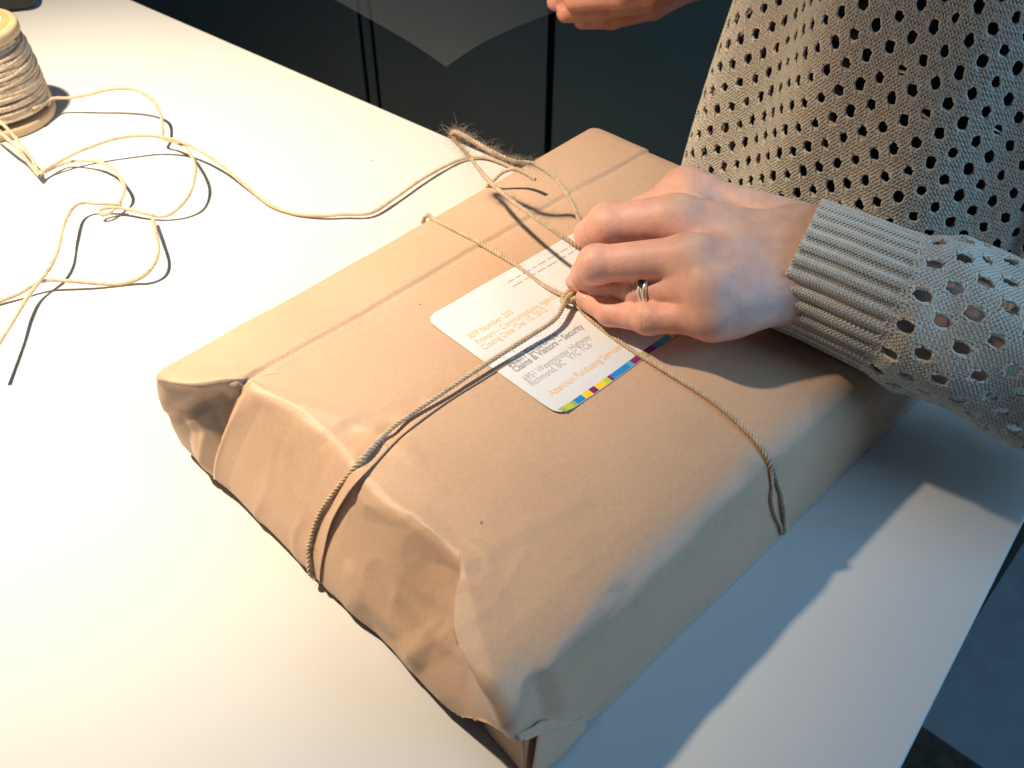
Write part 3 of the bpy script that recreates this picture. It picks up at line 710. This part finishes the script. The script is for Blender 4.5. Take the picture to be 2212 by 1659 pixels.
def shade_skin(V, N, JJ, base=(.88, .60, .49), wrist=None):
    c = np.tile(np.array(base), (len(V), 1))
    red = np.zeros(len(V)); pale = np.zeros(len(V))
    for k in JJ:
        P_ = JJ[k]
        red = np.maximum(red, np.exp(-(np.linalg.norm(V - P_[3], axis=1) / .017) ** 2))
        red = np.maximum(red, .9 * np.exp(-(np.linalg.norm(V - P_[1], axis=1) / .016) ** 2))
        red = np.maximum(red, .85 * np.exp(-(dist_poly(V, np.array(P_ if k != 'thumb' else P_[1:])) / .0185) ** 2))
        if k != 'thumb': pale = np.maximum(pale, np.exp(-(np.linalg.norm(V - (P_[0] + np.array([0, 0, .010])), axis=1) / .0075) ** 2))
    c = c * (1 - red[:, None]) + np.array([.86, .40, .29]) * red[:, None]
    c = c * (1 - .55 * pale[:, None]) + np.array([.84, .66, .50]) * .55 * pale[:, None]
    return c
lo = np.array([1.0, 1, 1]) * 9; hi = -lo
allp = np.vstack([np.vstack(list(J.values())), W[None], FA[None], at(2120, 735, .122)[None]])
P_h, F_h = surface_nets(hand_sdf, allp.min(0) - .022, allp.max(0) + .022, .0011)
def relax(V, F, it=2, lam=.45):
    e = np.vstack([F[:, [0, 1]], F[:, [1, 2]], F[:, [2, 3]], F[:, [3, 0]]])
    for _ in range(it):
        s = np.zeros_like(V); n = np.zeros(len(V)); np.add.at(s, e[:, 0], V[e[:, 1]]); np.add.at(n, e[:, 0], 1)
        V = V + lam * (s / np.maximum(n, 1)[:, None] - V)
    return V
def largest(V, F):
    lb = np.arange(len(V)); e = np.vstack([F[:, [0, 1]], F[:, [1, 2]], F[:, [2, 3]]])
    for _ in range(400):
        m_ = np.minimum(lb[e[:, 0]], lb[e[:, 1]]); old = lb.copy(); np.minimum.at(lb, e[:, 0], m_); np.minimum.at(lb, e[:, 1], m_); lb = lb[lb]
        if (lb == old).all(): break
    u_, c_ = np.unique(lb, return_counts=True); k = lb == u_[c_.argmax()]; mp = -np.ones(len(V), int); mp[k] = np.arange(k.sum())
    return V[k], mp[F[k[F[:, 0]]]]
P_h, F_h = largest(P_h, F_h)
P_h = relax(P_h, F_h, 2)
N_h = vnormals(P_h, F_h)
# creases across the finger joints, on the back and in the bends
def joint_creases(P, N, JJ):
    d = np.zeros(len(P))
    for k in JJ:
        pts = JJ[k]
        for ji, amp, sp_ in ((1, .00070, .0021), (2, .00040, .0015)):
            c = pts[ji]; ax = pts[ji + 1] - pts[ji - 1]; ax /= np.linalg.norm(ax); q = P - c; u = q @ ax; r = np.linalg.norm(q, axis=1)
            w = np.exp(-(u / .0036) ** 2) * (r < .014)
            d += -amp * w * np.clip(np.cos(2 * np.pi * u / sp_), 0, 1) ** 2 * np.clip(q[:, 2] / .006 + .4, 0, 1)
    return d
P_h = P_h + N_h * joint_creases(P_h, N_h, J)[:, None]
col = shade_skin(P_h, N_h, J)
# bluish veins under the skin on the back of the hand
vein = np.zeros(len(P_h))
for vp in ([(1690, 600, .119), (1620, 598, .122), (1560, 590, .123), (1520, 585, .124)], [(1700, 640, .111), (1640, 650, .11), (1580, 660, .109)], [(1700, 540, .124), (1600, 520, .128), (1520, 500, .128)], [(1620, 600, .122), (1575, 640, .113)]):
    vein = np.maximum(vein, tent(dist_poly(P_h, np.array(A(*vp))), .0075, 1.2))
col = col * (1 - .09 * vein[:, None]) + np.array([.42, .36, .38]) * .09 * vein[:, None]
dist_back = np.clip((P_h[:, 0] - .17) / .05, 0, 1)
person = empty('person', (float(KC[0] + EF[0] * .18 + NF[0] * .17), float(KC[1] + EF[1] * .18 + NF[1] * .17), -.74))
tag(person, 'person in an oatmeal openwork knit sweater tying the twine, wearing rings', 'person')
hand = mesh_obj('left_hand', P_h, F_h, M['skin'], person, colors=col)

def nail(tip, joint, up_, r, w, l):
    ax = tip - joint; ax /= np.linalg.norm(ax); u_ = np.array(up_, float); u_ -= ax * (u_ @ ax); u_ /= np.linalg.norm(u_); s_ = np.cross(ax, u_)
    V = []; nu, nv = 13, 11
    for i in range(nv):
        v_ = i / (nv - 1) * 2 - 1
        for j in range(nu):
            t = j / (nu - 1) * 2 - 1; ww = w * (1 - .35 * max(0, v_ * -1) ** 3) * (1 - .25 * max(0, v_) ** 4)
            a = t * ww / r; V.append(tip + ax * (v_ * l / 2 - l * .10) + (u_ * math.cos(a) + s_ * math.sin(a)) * (r + .0004 - .0016 * max(0, v_) ** 2 * .4 - .0005 * abs(t) ** 4 - .0007 * max(0, -v_) ** 3))
    o = mesh_obj('fingernail', V, quads(nv, nu, False), M['nail'], hand)
    so = o.modifiers.new('thick', 'SOLIDIFY'); so.thickness = .0005; return o
camv = np.array([0, 0, CAM_H])
for k, upv in (('pinky', (-.35, -.35, .85)), ('ring', (-.7, -.5, .5))):
    P_ = J[k]; nail(P_[3], P_[2], upv, RAD[k][3], .0042, .0088)

# two rings on the ring finger
def ring_obj(u, R, r, tiltv, m):
    a, b = J['ring'][0], J['ring'][1]; c = a * (1 - u) + b * u; ax = (b - a) / np.linalg.norm(b - a) + np.array(tiltv); ax /= np.linalg.norm(ax)
    t = np.linspace(0, 2 * np.pi, 49); e = np.cross(ax, [0, 0, 1.]); e /= np.linalg.norm(e); g_ = np.cross(ax, e)
    P_ = c + R * (np.cos(t)[:, None] * e + np.sin(t)[:, None] * g_)
    v, f = tube(P_, r, 10); return mesh_obj('ring', v, f, m, hand), c, ax
rad_r = (RAD['ring'][0] * .93 + RAD['ring'][1]) / 2
r1, c1, a1 = ring_obj(.80, rad_r + .0006, .0014, (0, .10, .08), M['gold'])
r2, c2, a2 = ring_obj(.90, rad_r + .0004, .0013, (0, -.12, .0), M['gold'])
tocam = camv - c1; tocam -= a1 * (tocam @ a1); tocam /= np.linalg.norm(tocam); tocam = tocam + np.array([0, .3, .35]); tocam /= np.linalg.norm(tocam)
bm = bmesh.new(); bmesh.ops.create_icosphere(bm, subdivisions=2, radius=.0019)
for v_ in bm.verts: v_.co = v_.co + Vector((c1 + c2) / 2 + tocam * (rad_r + .0018))
me = bpy.data.meshes.new('gem'); bm.to_mesh(me); bm.free(); me.materials.append(M['stone']); go = bpy.data.objects.new('gem', me); COL.objects.link(go); go.parent = hand; 

# the other hand, at the top of the picture, holding a thin sheet
DH = .84
J2 = dict(
    index=[atd(1480, -70, DH + .03), atd(1385, -34, DH + .01), atd(1275, -12, DH), atd(1200, 4, DH - .01)],
    middle=[atd(1490, -42, DH + .02), atd(1395, 0, DH), atd(1292, 22, DH - .01), atd(1222, 28, DH - .015)],
    ring=[atd(1500, -30, DH + .04), atd(1412, 18, DH + .03), atd(1322, 40, DH + .015), atd(1258, 44, DH)],
    thumb=[atd(1560, -90, DH - .04), atd(1450, -40, DH - .05), atd(1340, -10, DH - .05), atd(1240, 2, DH - .03)])
R2 = dict(index=(.012, .0105, .0095, .008), middle=(.012, .011, .0098, .0084), ring=(.0115, .0102, .0094, .008), thumb=(.0145, .012, .0108, .009))
W2 = atd(1610, -170, DH + .05)
def hand2(X, Y, Z):
    palm = None
    for k in ('index', 'middle', 'ring'):
        c = cone(X, Y, Z, W2, J2[k][0], .021, .0125); palm = c if palm is None else smin(palm, c, .012)
    palm = smin(palm, cone(X, Y, Z, W2, J2['thumb'][0], .021, .014), .012); d = smin(palm, chain(X, Y, Z, J2['thumb'], R2['thumb'], .005), .008)
    for k in ('index', 'middle', 'ring'): d = np.minimum(d, smin(chain(X, Y, Z, J2[k], R2[k], .0035), palm, .006))
    return d
allp = np.vstack([np.vstack(list(J2.values())), W2[None]])
P2, F2 = surface_nets(hand2, allp.min(0) - .024, allp.max(0) + .024, .0016); P2 = relax(P2, F2, 2)
mesh_obj('right_hand', P2, F2, M['skin'], person, colors=shade_skin(P2, None, J2, base=(.60, .28, .18)))
sh = empty('thin_sheet', tuple(float(v) for v in atd(960, 60, .80))); tag(sh, 'thin translucent pale sheet held in the hand at the top', 'sheet')
S0, S1, S2, S3 = atd(962, 134, .76), atd(1235, 14, .815), atd(1180, -240, .95), atd(690, -20, .86)
V = []
for i in range(24):
    for j in range(24):
        u, v_ = j / 23, i / 23; p = (S0 * (1 - u) + S1 * u) * (1 - v_) + (S3 * (1 - u) + S2 * u) * v_
        V.append(p + np.array([0, -.6, .8]) * (.006 * math.sin(u * 3.1) * (1 - v_) - .008 * max(0, 1 - (u + v_) * 3.2) ** 1.5))
o = mesh_obj('sheet', V, quads(24, 24, False), M['film'], sh)

# ================================================================== THE SWEATER
CW, CH = .0245, .0098                      # openwork cell: along the wale, and row to row
def hole_rho(p, q, ap, aq):
    j = np.round(q / CH); best = np.full(p.shape, 9.0); bp = np.zeros(p.shape); bq = np.zeros(p.shape)
    for dj in (-1, 0, 1):
        jj = j + dj; offp = np.where(np.mod(jj, 2) == 0, 0, CW / 2); ic = np.round((p - offp) / CW) * CW + offp; jc = jj * CH
        hs = np.mod(np.sin(np.round(ic / CW * 2) * 12.9898 + jj * 78.233) * 43758.5453, 1.); hs2 = np.mod(hs * 57.31, 1.); ic = ic + (hs - .5) * .0014; jc = jc + (hs2 - .5) * .0010; sz = .88 + .22 * hs2
        r = np.sqrt(((p - ic) / ap) ** 2 + ((q - jc) / aq) ** 2) / sz; m_ = r < best
        best = np.where(m_, r, best); bp = np.where(m_, ic, bp); bq = np.where(m_, jc, bq)
    return best, bp, bq
def knit(name, S, pr, qr, ap, aq, ws, cs, yr, parent, keep=None, holes=True, samples=8, relief=None, ground=.0011, sides=4, wob=.0):
    """S(p,q)->(point,normal) arrays. Ground sheet with real holes plus yarn loops lying on it."""
    hgrid = ground
    p = np.arange(pr[0], pr[1], hgrid); q = np.arange(qr[0], qr[1], hgrid); Pg, Qg = np.meshgrid(p, q, indexing='ij'); shp = Pg.shape
    if holes:
        rho, bp, bq = hole_rho(Pg, Qg, ap * .96, aq * .96); sn = (rho > .62) & (rho < 1.25)
        Pm = np.where(sn, bp + (Pg - bp) / rho, Pg); Qm = np.where(sn, bq + (Qg - bq) / rho, Qg); inside = rho <= .62
    else: Pm, Qm, inside = Pg, Qg, np.zeros(shp, bool)
    X, N = S(Pm.ravel(), Qm.ravel()); X = X - N * .0009
    F = quads(shp[0], shp[1], False); ok = ~inside.ravel()[F].any(1)
    if keep is not None: ok &= keep(X)[F].all(1)
    F = F[ok]; used = np.unique(F); mp = -np.ones(len(X), int); mp[used] = np.arange(len(used))
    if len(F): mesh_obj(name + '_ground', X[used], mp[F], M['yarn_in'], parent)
    # yarn: one course every cs along p, loops running along q
    K = np.arange(pr[0], pr[1], cs); nst = int((qr[1] - qr[0]) / ws); tau = np.linspace(0, 2 * np.pi * nst, nst * samples + 1)
    u = ws / (2 * np.pi); Vs = []; Fs = []; n0 = 0
    qq = qr[0] + u * (tau + 1.25 * np.sin(2 * tau)); pp0 = .86 * cs * np.cos(tau); zz = .0007 * np.cos(2 * tau)
    a = np.linspace(0, 2 * np.pi, sides, endpoint=False) + .4
    for pk in K:
        pp = pk + pp0; q1 = qq.copy(); drop = np.zeros(len(pp), bool)
        if holes:
            rho, bp, bq = hole_rho(pp, q1, ap, aq); m_ = rho < 1.7
            g_ = np.sqrt(1.06 + .62 * rho ** 2) / np.maximum(rho, .12); g_ = np.where(m_, np.maximum(g_, 1), 1); 
            pp = bp + (pp - bp) * g_; q1 = bq + (q1 - bq) * g_; drop = rho < .30
        Xc, Nc = S(pp, q1)
        if relief is not None: Xc = Xc + Nc * relief(pp, q1)[:, None]
        Xc = Xc + Nc * zz[:, None]
        T = np.gradient(Xc, axis=0); T /= np.linalg.norm(T, axis=1)[:, None] + 1e-9
        B = np.cross(T, Nc); B /= np.linalg.norm(B, axis=1)[:, None] + 1e-9; Nn = np.cross(B, T)
        v = Xc[:, None] + yr * (np.cos(a)[None, :, None] * Nn[:, None] + np.sin(a)[None, :, None] * B[:, None]); n = len(Xc)
        ok = ~(drop[:-1] | drop[1:])
        if keep is not None: kx = keep(Xc); ok &= kx[:-1] & kx[1:]
        i = np.nonzero(ok)[0][:, None] * sides; j = np.arange(sides)[None]; j2 = (j + 1) % sides
        if len(i): Fs.append((np.stack([i + j, i + j2, i + sides + j2, i + sides + j], -1).reshape(-1, 4)) + n0); Vs.append(v.reshape(-1, 3)); n0 += len(v) * sides
    V = np.vstack(Vs); F = np.vstack(Fs); used = np.unique(F); mp = -np.ones(len(V), np.int64); mp[used] = np.arange(len(used))
    return mesh_obj(name, V[used], mp[F], M['yarn'], parent)

# --- sleeve: axis with radius
AX = np.array(A((1714, 567, .107), (1795, 598, .1045), (1900, 643, .101), (2040, 698, .095), (2180, 752, .088), (2400, 838, .079), (2600, 915, .072)))
axd = catmull(AX, .002); axs = np.r_[0, np.cumsum(np.linalg.norm(np.diff(axd, axis=0), axis=1))]
Tt, Nt, Bt = frames(axd)
CUFF = .056
RS_s = np.array([0, .02, .045, .056, .063, .075, .10, .14, .20, .28]); RS_r = np.array([.0396, .0400, .0408, .0416, .0446, .0462, .0468, .0472, .0478, .049])
def tube_S(s, q):
    # q is arc length at a reference radius of .045, angle 0 up
    s = np.clip(s, 0, axs[-1]); th = q / .045
    C = np.stack([np.interp(s, axs, axd[:, k]) for k in range(3)], 1); n_ = np.stack([np.interp(s, axs, Nt[:, k]) for k in range(3)], 1); b_ = np.stack([np.interp(s, axs, Bt[:, k]) for k in range(3)], 1)
    r = np.interp(s, RS_s, RS_r)
    puff = np.clip((s - CUFF) / .02, 0, 1)
    # soft folds of the slack sleeve, deeper on the underside near the cuff
    r = r + puff * (.0022 * np.sin(3 * th + 40 * s + .7) + .0016 * np.sin(5 * th - 75 * s) + .0028 * np.exp(-((s - .075) / .010) ** 2) * np.sin(2 * th + 2.2) - .004 * np.exp(-((s - .066) / .006) ** 2) * (np.cos(th + 2.4) > -.2) * np.clip(np.cos(th + 2.4), 0, 1))
    r = r + .0010 * np.sin(2 * th + 1.) * (1 - puff)
    d = np.cos(th)[:, None] * n_ * 1.0 + np.sin(th)[:, None] * b_ * 1.0
    # lightly flattened where it lies towards the parcel
    X = C + d * r[:, None] * np.array([1, 1, .86]); return X, d
def rib(p, q): return .0017 * np.clip(np.cos(2 * np.pi * q / .0094), -.75, .6)
HALF = math.pi * .045
def cuff_S(p, q):
    X, d = tube_S(p, q); return X + d * rib(p, q)[:, None], d
sw = empty('sweater', (0, 0, 0)); sw.parent = person; sw.location = -Vector(person.location)
bpy.data.objects.remove(sw)
knit('cuff', cuff_S, (0.0, CUFF), (-HALF, HALF), 1, 1, .00235, .0019, .00062, person, holes=False, ground=.0012)
knit('sleeve', tube_S, (CUFF - .001, .235), (-HALF, HALF), .0040, .0036, .0031, .0024, .00082, person, ground=.0011)
# rolled edge of the cuff
th = np.linspace(0, 2 * np.pi, 121); e0, d0 = cuff_S(np.full(121, .0008), th * .045)
v, f = tube(e0 - d0 * .0006, .0013, 6); mesh_obj('cuff_edge', v, f, M['yarn'], person)

# --- torso
TC = KC + EF * .180 + NF * .170
def torso_S(p, q):
    # p: arc round the body (m), q: height mixed so that the wales run a little downhill
    z = q - .10 * p
    u = p / .185
    a = .198 - .16 * (z + .04); b = np.full_like(a, .130)
    fold_ = .006 * np.sin(u * 6.0 + z * 9 + 1.0) + .004 * np.sin(u * 11 - z * 6) - .012 * np.exp(-((u - .62 - z * .35) / .07) ** 2)
    c, s = np.sin(-u), np.cos(u)           # u = 0 faces the table
    Xy = TC[None] + EF[None] * (c * (a + fold_))[:, None] - NF[None] * (s * (b + fold_))[:, None]
    X = np.c_[Xy, z]
    n2 = EF[None] * (c / a)[:, None] - NF[None] * (s / b)[:, None]; n2 /= np.linalg.norm(n2, axis=1)[:, None]
    return X, np.c_[n2, np.zeros(len(z))]
def keep_t(X):
    q_ = proj(X); return (q_[:, 0] > 1300) & (q_[:, 0] < 2420) & (q_[:, 1] > -160) & (q_[:, 1] < 760)
knit('sweater_body', torso_S, (-.34, .30), (-.30, .30), .0036, .0049, .0035, .0027, .00095, person, keep=keep_t, samples=7, ground=.0014)
# dark undershirt inside
uu = np.linspace(0, 2 * np.pi, 72, endpoint=False); zz_ = np.linspace(-.45, .32, 16); V = []
for z in zz_:
    a = .198 - .16 * (max(z, -.2) + .04) - .022; b = .130 - .022
    for t in uu: xy = TC + EF * math.sin(-t) * a - NF * math.cos(t) * b; V.append((*xy, z))
mesh_obj('undershirt', V, quads(16, 72), M['shirt'], person)
